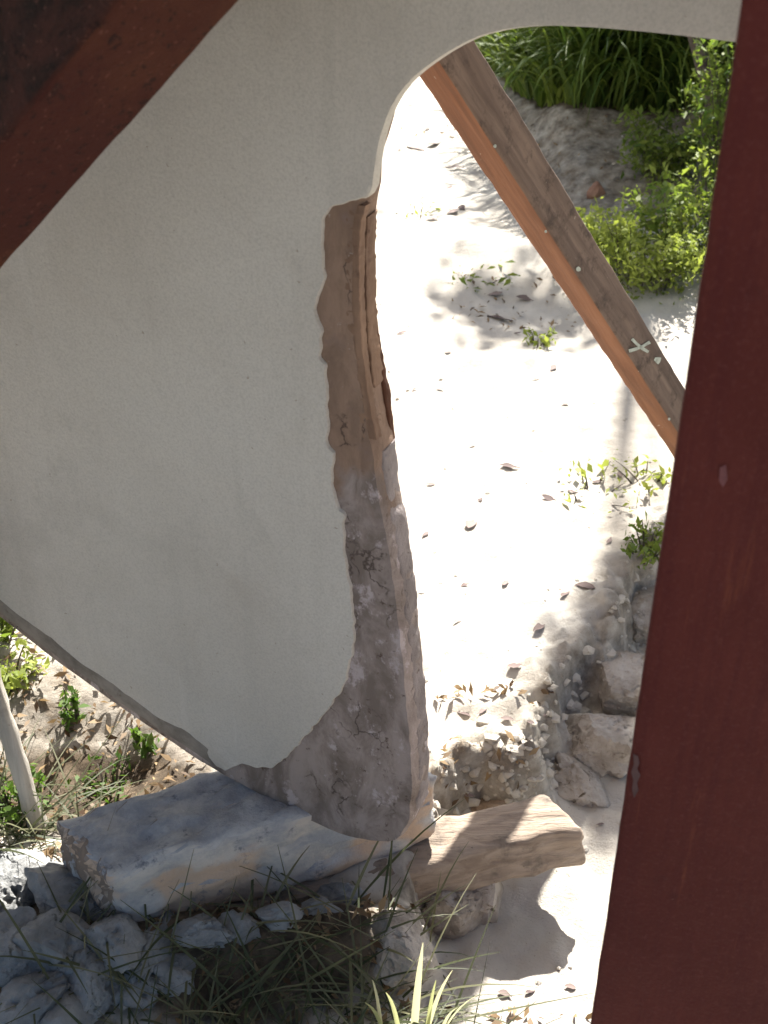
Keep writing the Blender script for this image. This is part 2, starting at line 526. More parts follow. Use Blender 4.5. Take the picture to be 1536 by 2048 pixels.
def smooth_closed(pts, it=1):
    for _ in range(it):
        n = len(pts)
        pts = [((pts[i - 1][0] + 2 * pts[i][0] + pts[(i + 1) % n][0]) / 4, (pts[i - 1][1] + 2 * pts[i][1] + pts[(i + 1) % n][1]) / 4) for i in range(n)]
    return pts

def inset(pts, amount):
    n = len(pts)
    area = sum(pts[i][0] * pts[(i + 1) % n][1] - pts[(i + 1) % n][0] * pts[i][1] for i in range(n))
    s = 1 if area > 0 else -1
    out = []
    for i in range(n):
        a = Vector(pts[i - 1]); b = Vector(pts[i]); c_ = Vector(pts[(i + 1) % n])
        t = (c_ - a)
        if t.length < 1e-9: t = Vector((1, 0))
        t.normalize()
        nn = Vector((-t.y, t.x)) * s
        am = amount[i] if hasattr(amount, '__len__') else amount
        out.append((b.x + nn.x * am, b.y + nn.y * am))
    return out

def prism(name, rings, mat, parent, smooth=40):
    n = len(rings[0][0])
    v, f = [], []
    for pts, w in rings:
        v += [s3(p[0], p[1], w[i] if hasattr(w, '__len__') else w) for i, p in enumerate(pts)]
    for k in range(len(rings) - 1):
        for i in range(n):
            j = (i + 1) % n
            f.append((k * n + i, k * n + j, (k + 1) * n + j, (k + 1) * n + i))
    f.append(tuple(range(n)))
    f.append(tuple(range((len(rings) - 1) * n, len(rings) * n))[::-1])
    me = bpy.data.meshes.new(name)
    me.from_pydata([tuple(a) for a in v], [], f)
    bm = bmesh.new(); bm.from_mesh(me)
    bmesh.ops.recalc_face_normals(bm, faces=bm.faces)
    bmesh.ops.triangulate(bm, faces=[q for q in bm.faces if len(q.verts) > 4])
    bm.to_mesh(me); bm.free()
    return link(name, me, mat, parent, smooth)

fr = densify([suv(*p) for p in FRONT], 0.012)
fr = smooth_closed(fr, 2)
# little dents along the worn trailing edge
fr = [(u + 0.0025 * nz((u, v, 0), 45, 3, 3), v + 0.0015 * nz((u, v, 1), 45, 5, 3)) for u, v in fr]
zw0 = suv(740, 1010)[1]
b0, b1 = suv(700, 1679), suv(-480, 915)
def is_bottom(u, v):
    t = (u - b0[0]) / (b1[0] - b0[0])
    return t > -0.05 and abs(v - (b0[1] + (b1[1] - b0[1]) * min(max(t, 0), 1))) < 0.06
ch = [0.010 * min(1, max(0.12, (u - b0[0] + 0.1) / 0.25)) if is_bottom(u, v) else 0.005 for u, v in fr]
ch = [sum(ch[(i + k) % len(ch)] for k in range(-4, 5)) / 9 for i in range(len(ch))]
i1 = inset(fr, ch)
i2 = inset(fr, [a * 0.35 for a in ch])
def wdep(k): return k
ZW = P0.z + zw0
va = suv(742, 400)[1]
dep = [T - (T - 0.024) * min(1, max(0, (v - va + 0.02) / 0.06)) for u, v in fr]
core_mat = mat_core(ZW - 0.02, ZW + 0.06)
# core: front face with its chamfer towards the keel, body and back
skeg = prism('skeg_core', [(i1, 0.0), (i2, -0.006), (fr, -0.016), (fr, [-a + 0.007 for a in dep]), (i2, [-a + 0.003 for a in dep]), (i1, [-a for a in dep])], core_mat, boat, 50)
skeg['label'] = 'worn brown and grey core showing along the trailing edge of the skeg'

ct = [suv(*p) for p in COAT]
CHIP0, CHIP1 = COAT.index((742, 398)), COAT.index((452, 1541))
def coat_outline():
    out = []
    n = len(ct)
    for i in range(n):
        a, b = Vector(ct[i]), Vector(ct[(i + 1) % n])
        L = (b - a).length
        chip = CHIP0 <= i < CHIP1
        low = CHIP1 <= i < n - 2
        k = max(1, int(L / (0.0035 if chip else 0.010)))
        d = (b - a) / max(L, 1e-9)
        nn = Vector((-d.y, d.x))
        for j in range(k):
            q = a + (b - a) * (j / k)
            if chip: q = q + nn * (0.0040 * nz((q.x, q.y, 0), 80, 2, 5))
            if low: q = q + nn * (0.0025 * nz((q.x, q.y, 0), 22, 4, 4))
            out.append(((q.x, q.y), chip, low))
    return out
co_ = coat_outline()
cpts = smooth_closed([a[0] for a in co_], 1)
flag = [a[1] for a in co_]
lowf = [1.0 if a[2] else 0.0 for a in co_]
for _ in range(6):
    lowf = [(lowf[i - 1] + lowf[i] + lowf[(i + 1) % len(lowf)]) / 3 if not flag[i] else lowf[i] * 0.6 for i in range(len(lowf))]
c_out = inset(cpts, [0.0 if c_ else -0.0025 for c_ in flag])
c_in = inset(cpts, [(0.0018 if c_ else 0.003) + (0.044 + 0.008 * nz((p_[0], p_[1], 0), 16, 6, 5)) * l_ for c_, l_, p_ in zip(flag, lowf, cpts)])
c_mid = inset(cpts, [(0.0006 if c_ else -0.001) + 0.020 * l_ for c_, l_ in zip(flag, lowf)])
white = mat_white()
coat = prism('paint_coat', [(c_in, 0.0045), (c_mid, [0.003 - 0.002 * l_ for l_ in lowf]), (c_out, [-0.004 - 0.004 * l_ for l_ in lowf]), (c_out, [-0.010 - 0.020 * l_ for l_ in lowf])], white, boat, 35)
keel = Mat('keel_shade_band', 0.85, 0.2)  # shade of the down-turned keel edge, painted in as a darker band
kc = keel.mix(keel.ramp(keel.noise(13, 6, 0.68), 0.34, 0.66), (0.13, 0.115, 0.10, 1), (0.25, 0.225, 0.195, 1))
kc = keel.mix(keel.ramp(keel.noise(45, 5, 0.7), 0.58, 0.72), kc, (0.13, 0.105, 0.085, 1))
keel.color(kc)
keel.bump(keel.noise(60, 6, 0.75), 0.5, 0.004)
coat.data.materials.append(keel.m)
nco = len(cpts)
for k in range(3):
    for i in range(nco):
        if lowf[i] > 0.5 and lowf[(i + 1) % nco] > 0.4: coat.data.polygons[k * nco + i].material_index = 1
coat['label'] = 'off white coat with a ragged chipped edge'

# generic timber: rounded rectangular ring swept along a polyline
def timber_mesh(name, path, xa, ya, w, h, r=0.006, jit=0.0015, seed=0, scale=18, capjit=0.0, taper=None):
    prof = []
    for sx, sy, a0 in ((1, 1, 0), (-1, 1, 90), (-1, -1, 180), (1, -1, 270)):
        for k in range(4):
            a = R(a0 + k * 30)
            prof.append((sx * (w / 2 - r) + r * math.cos(a), sy * (h / 2 - r) + r * math.sin(a)))
    # extra points on the flats so that the faces can be uneven
    full = []
    for i in range(len(prof)):
        a, b = prof[i], prof[(i + 1) % len(prof)]
        full.append(a)
        if math.hypot(a[0] - b[0], a[1] - b[1]) > r * 1.6:
            for q in (0.2, 0.4, 0.6, 0.8): full.append((a[0] + (b[0] - a[0]) * q, a[1] + (b[1] - a[1]) * q))
    n = len(full)
    v, f = [], []
    for i, p in enumerate(path):
        t = taper[i] if taper else 1.0
        for q in full:
            b = p + xa * q[0] * t + ya * q[1] * t
            k = 1 + jit * nz(b, scale, seed, 4) / max(1e-4, math.hypot(*q))
            v.append(p + xa * q[0] * t * k + ya * q[1] * t * k)
    m_ = len(path)
    for i in range(m_ - 1):
        for j in range(n):
            k = (j + 1) % n
            f.append((i * n + j, i * n + k, (i + 1) * n + k, (i + 1) * n + j))
    f.append(tuple(range(n))[::-1])
    f.append(tuple(range((m_ - 1) * n, m_ * n)))
    me = bpy.data.meshes.new(name)
    me.from_pydata([tuple(a) for a in v], [], f)
    bm = bmesh.new(); bm.from_mesh(me)
    bmesh.ops.recalc_face_normals(bm, faces=bm.faces)
    bm.to_mesh(me); bm.free()
    return me

def line(a, b, step):
    n = max(2, int((b - a).length / step))
    return [a + (b - a) * (i / n) for i in range(n + 1)]

# wooden strips let into the trailing edge
edge_px = [(724, 412), (715, 445), (711, 520), (713, 600), (718, 700), (730, 790), (747, 880), (753, 925)]
strip_mat = mat_wood('bare_edge_wood', (0.14, 0.085, 0.058, 1), (0.26, 0.165, 0.11, 1), (0.18, 0.11, 0.07, 1), (6, 6, 0.6))
dark_wood = mat_wood('dark_edge_wood', (0.055, 0.022, 0.012, 1), (0.11, 0.042, 0.02, 1), (0.03, 0.014, 0.01, 1), (6, 6, 0.6))
def edge_path(pxs, du, w):
    P = [suv(*p) for p in pxs]
    out = []
    for i in range(len(P) - 1):
        for k in range(16):
            q = k / 16
            out.append(s3(P[i][0] + (P[i + 1][0] - P[i][0]) * q + du, P[i][1] + (P[i + 1][1] - P[i][1]) * q, w))
    out.append(s3(P[-1][0] + du, P[-1][1], w))
    return out
p1 = edge_path(edge_px[:-1], 0.0045, -0.007)
o = link('wooden_strip', timber_mesh('wooden_strip', p1, SD, SN, 0.016, 0.013, 0.0012, 0.0016, 1, 130), strip_mat, boat, 22)
p2 = edge_path(edge_px[1:6], 0.0058, -0.031)
o = link('wooden_strip', timber_mesh('wooden_strip', p2, SD, SN, 0.017, 0.024, 0.0015, 0.0020, 2, 130), strip_mat, boat, 22)
p3 = edge_path(edge_px[3:], 0.006, -0.045)
n3 = len(p3)
p3 = [q - SD * (0.0015 + 0.003 * math.sin(i / n3 * math.pi)) for i, q in enumerate(p3)]
o = link('splinter', timber_mesh('splinter', p3, SD, SN, 0.010, 0.012, 0.003, 0.002, 3, 60, 0, [0.35 + 0.65 * min(1, i / n3 * 2) for i in range(n3)]), dark_wood, boat, 45)
o['label'] = 'dark reddish splinter lifting off the trailing edge'
# pale patch of old filler on the lower trailing face
lp = [(757, 915), (767, 1005), (789, 1120), (805, 1250), (818, 1380), (827, 1480), (831, 1560), (829, 1632)]
filler = mat_stone('edge_filler', (0.22, 0.19, 0.18, 1), (0.33, 0.29, 0.28, 1), (0.12, 0.10, 0.09, 1))
p4 = edge_path(lp, 0.0065, -0.030)
o = link('filler_strip', timber_mesh('filler_strip', p4, SD, SN, 0.014, 0.036, 0.005, 0.0035, 4, 40), filler, boat, 45)

# hull above the skeg (mostly out of frame): lofted sections
hv, hf = [], []
zk = 1.36
secs = []
for i, u in enumerate(np.linspace(-0.9, 3.2, 18)):
    q = (u + 0.9) / 4.1
    bw = 0.95 * (1 - 0.85 * max(0, q - 0.45) ** 2 * 3.0)
    sec = []
    for a, z in ((1.15, 2.4), (1.08, 1.4), (0.93, 0.6), (0.55, 0.27), (0.2, 0.08), (0.035, 0.0)):
        sec.append((a * bw, zk + z))
    full = [(-w_, z_) for w_, z_ in sec] + [(w_, z_) for w_, z_ in sec[::-1]]
    for w_, z_ in full:
        b = P0 + SD * u - SN * (T / 2)
        hv.append(Vector((b.x, b.y, z_)) + SN * w_)
m_ = 12
for i in range(17):
    for j in range(m_ - 1):
        a = i * m_ + j
        hf.append((a, a + 1, a + m_ + 1, a + m_))
hf.append(tuple(range(m_)))
hf.append(tuple(range(17 * m_, 18 * m_))[::-1])
mesh('hull', hv, hf, white, boat, 50)

# ------------------------------------------------------------------ red shores and wooden prop
post_mat = mat_red('maroon_paint', (0.066, 0.013, 0.010, 1), (0.042, 0.009, 0.008, 1), (0.084, 0.018, 0.014, 1), 0.7, 0.0, True)
# upright post: its near left arris passes (1485,0) and (1180,2048)
A0 = Vector((0.2005, 0.737, 0))
pw, pd = 0.22, 0.14
ang = R(-17)
xa = Vector((math.cos(ang), math.sin(ang), 0)); ya = Vector((-math.sin(ang), math.cos(ang), 0))
c0 = A0 + xa * pw / 2 + ya * pd / 2
post = empty('upright_post', (c0.x, c0.y, hz(c0.x, c0.y)))
tag(post, 'upright maroon painted steel post propping the white boat hull', 'post')
path = line(Vector((c0.x, c0.y, hz(c0.x, c0.y) - 0.05)), Vector((c0.x, c0.y, 1.46)), 0.03)
link('post_shaft', timber_mesh('post_shaft', path, xa, ya, pw, pd, 0.004, 0.0008, 11, 30), post_mat, post, 40)
path = [Vector((c0.x, c0.y, z)) for z in (1.462, 1.475)]
link('cap_plate', timber_mesh('cap_plate', path, xa, ya, pw + 0.04, pd + 0.04, 0.004, 0, 11, 30), post_mat, post, 40)
path = [Vector((c0.x, c0.y, hz(c0.x, c0.y) + z)) for z in (-0.004, 0.012)]
link('base_plate', timber_mesh('base_plate', path, xa, ya, pw + 0.10, pd + 0.12, 0.004, 0, 11, 30), post_mat, post, 40)
# worn grey scrape on the post
PN = -ya
def on_post(px, py): return at_plane(px, py, A0 + PN * 0.0018, PN)
scr = mat_plain('bare_metal_scrape', (0.070, 0.034, 0.034, 1))
pts = [(1266, 1508), (1276, 1512), (1279, 1526), (1274, 1538), (1281, 1550), (1274, 1566), (1277, 1580), (1268, 1596), (1264, 1578), (1267, 1560), (1262, 1545), (1268, 1528)]
o = mesh('paint_scrape', [on_post(*p) for p in pts], [tuple(range(len(pts)))], scr, post)
pts = [(1440, 935), (1452, 930), (1455, 958), (1446, 975), (1438, 962)]
scr2 = mat_plain('faded_paint_scrape', (0.12, 0.04, 0.042, 1))
o = mesh('paint_scrape', [on_post(*p) for p in pts], [tuple(range(len(pts)))], scr2, post)

# slanting shore in the upper left corner
q_top = at_t(610, -140, 0.86)
q_bot = at_z(-1160, 1850, 0.0)
# the pixel line is the lower right arris; the beam lies up-left of it
ax = (q_top - q_bot).normalized()
mid = at_t(240, 270, 0.95)
cdir = (CP - mid).normalized()
cdir = (cdir - ax * cdir.dot(ax)).normalized()
side = ax.cross(cdir).normalized()
if side.x < 0: side = -side                       # towards lower right in the picture
sa = R(34)
n_main = (cdir * math.cos(sa) - side * math.sin(sa)).normalized()   # big face
n_side = (cdir * math.sin(sa) + side * math.cos(sa)).normalized()   # narrow brown face
bw_, bh_ = 0.26, 0.105
ctr = lambda p: p - n_main * (bh_ / 2) - n_side * (bw_ / 2) + n_main * (bh_ / 2) * 0
def shore_c(p):   # p on the silhouette arris = bottom edge of the narrow face
    return p - n_side * (bw_ / 2) + n_main * (bh_ / 2)
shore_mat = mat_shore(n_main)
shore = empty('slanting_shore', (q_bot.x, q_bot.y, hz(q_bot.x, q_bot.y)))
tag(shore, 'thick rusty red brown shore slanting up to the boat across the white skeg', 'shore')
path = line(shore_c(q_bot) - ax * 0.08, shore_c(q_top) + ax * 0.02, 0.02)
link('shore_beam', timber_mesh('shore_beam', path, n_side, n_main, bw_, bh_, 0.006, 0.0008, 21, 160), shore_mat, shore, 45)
hp = shore_c(q_top) + ax * 0.03
link('head_pad', timber_mesh('head_pad', [hp - ax * 0.008, hp + ax * 0.03], n_side, n_main, bw_ + 0.02, bh_ + 0.02, 0.006, 0.001, 22, 40), shore_mat, shore, 45)

# wooden prop behind the skeg
e_bot = at_z(1452, 1014, 0.02)
r_ = ray(800, 0); e_mid = CP + r_ * (1.74 / r_.y)
ax = (e_mid - e_bot).normalized()
e_top = e_mid + ax * 0.36
mid = (e_bot + e_mid) / 2
c_ = (CP - mid).normalized(); c_ = (c_ - ax * c_.dot(ax)).normalized()
r_ = ax.cross(c_).normalized()
if r_.x < 0: r_ = -r_
a = R(50)
nR = (c_ * math.sin(a) + r_ * math.cos(a)).normalized()
nL = (c_ * math.cos(a) - r_ * math.sin(a)).normalized()
wR, wL = 0.076, 0.056           # right face width runs along -nL, left face along -nR
cc = lambda p: p - nL * (wR / 2) - nR * (wL / 2)
prop = empty('wooden_prop', tuple(e_bot))
tag(prop, 'slanting orange brown timber prop behind the arch, with a pale painted cross', 'prop')
def prop_mat():
    m = Mat('prop_timber', 0.75, 0.25)
    rot = Vector((0, 0, 1)).rotation_difference(ax).inverted().to_euler()
    vec = m.mapped((14, 14, 0.9))
    mp = m.N('ShaderNodeMapping'); mp.vector_type = 'POINT'
    mp.inputs['Rotation'].default_value = rot
    m.L(m.co, mp.inputs[0])
    mp2 = m.N('ShaderNodeMapping'); mp2.inputs['Scale'].default_value = (14, 14, 1.0)
    m.L(mp.outputs[0], mp2.inputs[0]); vec = mp2.outputs[0]
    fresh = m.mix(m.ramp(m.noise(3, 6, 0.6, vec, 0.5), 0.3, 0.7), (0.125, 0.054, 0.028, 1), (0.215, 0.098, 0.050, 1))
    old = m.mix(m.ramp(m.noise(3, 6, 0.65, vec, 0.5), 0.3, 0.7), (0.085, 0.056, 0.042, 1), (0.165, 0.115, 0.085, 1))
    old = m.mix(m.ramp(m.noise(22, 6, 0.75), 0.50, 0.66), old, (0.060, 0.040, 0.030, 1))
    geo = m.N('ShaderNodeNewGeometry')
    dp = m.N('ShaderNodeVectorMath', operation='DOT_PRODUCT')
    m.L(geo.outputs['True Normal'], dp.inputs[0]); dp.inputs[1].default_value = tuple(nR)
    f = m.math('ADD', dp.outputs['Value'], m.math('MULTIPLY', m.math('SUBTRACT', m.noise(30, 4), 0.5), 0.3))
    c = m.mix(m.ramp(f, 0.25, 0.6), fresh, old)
    c = m.mix(m.math('MULTIPLY', m.ramp(m.noise(55, 3), 0.72, 0.77), 0.7), c, (0.55, 0.5, 0.42, 1))
    m.color(c)
    m.bump(m.noise(5, 7, 0.7, vec), 0.5, 0.005)
    return m.m
link('prop_timber', timber_mesh('prop_timber', line(cc(e_bot) - ax * 0.1, cc(e_top), 0.02), nR, nL, wL, wR, 0.004, 0.002, 31, 25), prop_mat(), prop, 45)
chalk = mat_plain('chalk_paint', (0.40, 0.43, 0.36, 1))
def on_prop(px, py): return at_plane(px, py, e_bot + nR * 0.0022, nR)
def stroke(pts, wpx):
    v, f = [], []
    for i, p in enumerate(pts):
        a_ = Vector(pts[max(0, i - 1)]); b_ = Vector(pts[min(len(pts) - 1, i + 1)])
        d = (b_ - a_).normalized(); n_ = Vector((-d.y, d.x)) * wpx / 2 * random.uniform(0.7, 1.2)
        v += [on_prop(p[0] + n_.x, p[1] + n_.y), on_prop(p[0] - n_.x, p[1] - n_.y)]
    for i in range(len(pts) - 1): f.append((2 * i, 2 * i + 1, 2 * i + 3, 2 * i + 2))
    return v, f
for pts, wd in (([(1264, 678), (1274, 688), (1285, 697), (1297, 704)], 7), ([(1258, 702), (1272, 698), (1286, 692), (1300, 684)], 7)):
    mesh('painted_stroke', *stroke(pts, wd), chalk, prop)
for (px, py, rr) in ((1316, 720, 8), (990, 292, 4), (1157, 538, 5), (1092, 463, 3), (1338, 838, 3)):
    mesh('paint_spot', [on_prop(px + rr * math.cos(k * 0.785) * random.uniform(0.7, 1.2), py + rr * math.sin(k * 0.785) * random.uniform(0.7, 1.2)) for k in range(8)], [tuple(range(8))], chalk, prop)

# ------------------------------------------------------------------ blocks under the skeg
def block_mesh(name, b_quad, t_quad, jit, seed, n=(26, 8, 7), r=0.008):
    """hexahedron with uneven faces; quads are front-left, front-right, back-right, back-left"""
    bm = bmesh.new()
    vs = [bm.verts.new(p) for p in b_quad] + [bm.verts.new(p) for p in t_quad]
    for q in ((3, 2, 1, 0), (4, 5, 6, 7), (0, 1, 5, 4), (1, 2, 6, 5), (2, 3, 7, 6), (3, 0, 4, 7)):
        bm.faces.new([vs[i] for i in q])
    bmesh.ops.bevel(bm, geom=list(bm.edges), offset=r, segments=3, affect='EDGES', profile=0.5)
    bmesh.ops.subdivide_edges(bm, edges=[e for e in bm.edges if e.calc_length() > 0.05], cuts=22, use_grid_fill=True)
    for v in bm.verts:
        d = Vector((nz(v.co, 22, seed, 6), nz(v.co, 22, seed + 5, 6), nz(v.co, 22, seed + 9, 6)))
        v.co += d * jit
        # chips knocked off the arrises and corners
        v.co -= d.normalized() * jit * 1.2 * max(0.0, nz(v.co, 38, seed + 17, 4) - 0.25) if d.length > 1e-6 else d
    bmesh.ops.recalc_face_normals(bm, faces=bm.faces)
    me = bpy.data.meshes.new(name); bm.to_mesh(me); bm.free()
    return me

V3 = Vector
A_top = [V3((-0.366, 1.118, 0.198)), V3((0.075, 1.297, 0.198)), V3((0.02, 1.435, 0.198)), at_z(104, 1640, 0.198)]
A_bot = [p + V3((0.006 if k == 0 else 0, 0.003, -0.140)) for k, p in enumerate(A_top)]
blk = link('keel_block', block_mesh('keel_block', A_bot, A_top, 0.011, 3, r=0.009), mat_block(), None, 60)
tag(blk, 'weathered blue grey painted block with a tan patch, right under the skeg', 'block')

beam_mat = mat_wood('sleeper_timber', (0.24, 0.185, 0.14, 1), (0.37, 0.30, 0.235, 1), (0.11, 0.095, 0.08, 1), (1.2, 18, 18), (0, 0, R(-15)), 1.0)
fl = V3((-0.33, 1.135, 0.052)); frr = at_z(1165, 1650, 0.062)
dr = (frr - fl).normalized(); bk = V3((-dr.y, dr.x, 0)).normalized() * 0.075
B_top = [fl, frr, frr + bk + V3((-0.03, 0, 0)), fl + bk]
dn = V3((0.004, -0.006, -0.078))
B_bot = [p + dn for p in B_top]
B_bot[1] = B_bot[1] + V3((0.014, 0.0, 0.0))
slp = link('sleeper_beam', block_mesh('sleeper_beam', B_bot, B_top, 0.007, 8, r=0.010), beam_mat, None, 60)
tag(slp, 'weathered brown timber sleeper lying under the blue grey block, one end in sun', 'beam')

# leaning pale stake on the left
stake_mat = mat_wood('pale_stake_wood', (0.30, 0.28, 0.24, 1), (0.46, 0.43, 0.38, 1), (0.20, 0.18, 0.15, 1), (9, 9, 0.8))
g0 = ground(82, 1660)
sp0 = V3((g0.x, g0.y, g0.z - 0.03))
sp1 = at_t(-60, 1230, 1.78)
dirn = (sp1 - sp0).normalized()
xa2 = dirn.cross(V3((0, 1, 0))).normalized(); ya2 = dirn.cross(xa2).normalized()
stk = link('leaning_stake', timber_mesh('leaning_stake', line(sp0, sp0 + dirn * 0.62, 0.02), xa2, ya2, 0.031, 0.03, 0.010, 0.004, 41, 22, 0,
           [1.0 - 0.15 * math.sin(i * 0.2) for i in range(len(line(sp0, sp0 + dirn * 0.62, 0.02)))]), stake_mat, None, 50)
tag(stk, 'pale grey wooden stake leaning up beside the end of the keel block', 'stake')

# ------------------------------------------------------------------ stones
def stone_mesh(name, sx, sy, sz, seed, rough=0.45, sub=5):
    bm = bmesh.new()
    bmesh.ops.create_icosphere(bm, subdivisions=sub, radius=1)
    for v in bm.verts:
        d = v.co.copy()
        k = 1 + rough * nz(d, 1.1, seed, 5) + 0.26 * nz(d, 2.8, seed + 3, 6) - 0.16 * max(0, 0.16 - abs(nz(d, 1.6, seed + 7, 4)))
        # flat facets like broken stone
        for fn in range(11):
            r0 = random.Random(seed * 31 + fn)
            n_ = V3((r0.uniform(-1, 1), r0.uniform(-1, 1), r0.uniform(-0.4, 1))).normalized()
            lim = r0.uniform(0.58, 0.86)
            dd = (d * k).dot(n_)
            if dd > lim: k *= (lim + (dd - lim) * 0.06) / dd
        k += 0.055 * nz(d, 3.7, seed + 11, 5) + 0.035 * nz(d, 11, seed + 13, 3)
        v.co = V3((d.x * k * sx, d.y * k * sy, d.z * k * sz))
    me = bpy.data.meshes.new(name); bm.to_mesh(me); bm.free()
    return me
blue_st = mat_stone('blue_grey_rubble', (0.17, 0.175, 0.175, 1), (0.33, 0.33, 0.32, 1), (0.075, 0.075, 0.06, 1))
pale_st = mat_stone('pale_rock', (0.27, 0.235, 0.195, 1), (0.46, 0.42, 0.37, 1), (0.10, 0.075, 0.05, 1))
def stone(px, py, sx, sy, sz, seed, mat, label, group, rz=0.0, sink=0.45, z=None):
    g = ground(px, py)
    o = link('stone', stone_mesh('stone', sx, sy, sz, seed, 0.45, 5 if sx > 0.05 else 4), mat, None, 28)
    o.location = (g.x, g.y, (g.z if z is None else z) + sz * (1 - 2 * sink) * 0.75)
    o.rotation_euler = (random.uniform(-0.2, 0.2), random.uniform(-0.2, 0.2), rz)
    tag(o, label, 'stone', group)
    return o
GL = 'blue grey rubble beside the keel block'
stone(165, 1800, 0.085, 0.07, 0.060, 1, blue_st, 'largest rounded blue grey stone, leaning close to the end of the keel block', GL)
stone(30, 1790, 0.075, 0.08, 0.055, 2, blue_st, 'pale blue grey stone below the foot of the leaning stake', GL)
for px, py, sx, sy, sz, sd in ((110, 1900, .075, .06, .045, 3), (235, 1885, .06, .045, .035, 4), (20, 1920, .06, .06, .04, 5), (60, 2010, .07, .05, .035, 6),
                               (185, 1975, .055, .045, .035, 7), (300, 1900, .07, .03, .022, 8), (270, 1985, .04, .035, .025, 9), (-40, 1860, .07, .06, .05, 10), (350, 1960, .032, .03, .022, 12), (130, 2040, .05, .04, .03, 13)):
    stone(px, py, sx, sy, sz, sd, blue_st, 'smaller blue grey stone in the rubble by the keel block end', GL, random.uniform(0, 3))
for px, py, sx, sy, sz, sd in ((395, 1872, .055, .03, .022, 14), (480, 1858, .035, .025, .018, 15), (560, 1838, .04, .025, .02, 16), (640, 1822, .03, .022, .017, 17), (700, 1800, .04, .028, .02, 18), (330, 1935, .04, .03, .02, 19)):
    stone(px, py, sx, sy, sz, sd, blue_st, 'low pale stone lying along the front of the keel block', 'pale stones along the keel block', random.uniform(-0.3, 0.5), 0.4)
GR = 'pale rocks along the eroded sand step'
stone(1205, 1500, 0.105, 0.075, 0.070, 21, pale_st, 'large pale cracked rock beside the maroon post below the sand step', GR, 0.3, 0.3)
stone(1255, 1385, 0.10, 0.09, 0.070, 22, pale_st, 'pale rock half hidden behind the maroon post', GR, 1.2, 0.3)
stone(1155, 1570, 0.055, 0.05, 0.036, 23, pale_st, 'medium rock just behind the sunlit end of the sleeper', GR, 2.0, 0.35)
stone(1285, 1235, 0.09, 0.10, 0.060, 24, pale_st, 'pale slab of rock under the weeds beside the post', GR, 0.6, 0.35)
stone(985, 1580, 0.055, 0.035, 0.035, 25, mat_stone('brown_clod', (0.26, 0.19, 0.13, 1), (0.40, 0.31, 0.23, 1), (0.09, 0.055, 0.035, 1)), 'brown crumbly clod of earth beside the foot of the skeg', 'clods of earth', 0.1, 0.5)
shade_st = pale_st
stone(900, 1830, 0.065, 0.05, 0.055, 26, shade_st, 'pale stone wedged under the timber sleeper', 'stones propping the sleeper', 0.2, 0.25)
stone(955, 1800, 0.05, 0.05, 0.065, 27, shade_st, 'upright stone under the sunny half of the sleeper', 'stones propping the sleeper', 1.0, 0.2)
stone(800, 1900, 0.06, 0.045, 0.035, 28, shade_st, 'flat stone among the grass below the sleeper', 'stones propping the sleeper', 2.2, 0.35)
stone(1190, 390, 0.045, 0.035, 0.035, 29, mat_stone('dark_red_stone', (0.20, 0.10, 0.07, 1), (0.33, 0.2, 0.14, 1), (0.1, 0.05, 0.03, 1)), 'small reddish stone on the sand beside the yellow green weed', 'loose stones', 0.2, 0.35)

# ------------------------------------------------------------------ foliage
def mesh_tint(name, V, F, tint, mat, parent=None):
    me = bpy.data.meshes.new(name)
    me.from_pydata(np.asarray(V).tolist(), [], np.asarray(F).tolist())
    a = me.attributes.new('tint', 'FLOAT', 'POINT')
    a.data.foreach_set('value', np.asarray(tint, float))
    return link(name, me, mat, parent, 180)

def blades(base, length, width, az, lean, droop, tint, segs=6):
    """base (n,3); every blade is a bent tapering ribbon"""
    n = len(base)
    t = np.linspace(0, 1, segs + 1)
    ang = lean[:, None] + droop[:, None] * t[None, :] ** 1.3          # angle from vertical
    ds = length[:, None] / segs
    hx = np.concatenate([np.zeros((n, 1)), np.cumsum(np.sin(ang[:, :-1]) * ds, 1)], 1)
    hzv = np.concatenate([np.zeros((n, 1)), np.cumsum(np.cos(ang[:, :-1]) * ds, 1)], 1)
    cx, cy = np.cos(az)[:, None], np.sin(az)[:, None]
    P = np.stack([base[:, 0:1] + hx * cx, base[:, 1:2] + hx * cy, base[:, 2:3] + hzv], 2)
    w = width[:, None] * (1 - t[None, :] ** 1.6) * (0.55 + 0.9 * np.minimum(t * 3, 1))[None, :] * 0.5 + 0.0003
    tw = az + np.pi / 2 + rng.normal(0, 0.5, n)
    S = np.stack([np.cos(tw), np.sin(tw), np.zeros(n)], 1)[:, None, :] * w[:, :, None]
    V = np.stack([P - S, P + S], 2).reshape(n, (segs + 1) * 2, 3)
    k = np.arange(segs)
    f1 = np.stack([2 * k, 2 * k + 1, 2 * k + 3, 2 * k + 2], 1)
    F = (f1[None] + (np.arange(n) * (segs + 1) * 2)[:, None, None]).reshape(-1, 4)
    tt = np.repeat(tint, (segs + 1) * 2)
    return V.reshape(-1, 3), F, tt

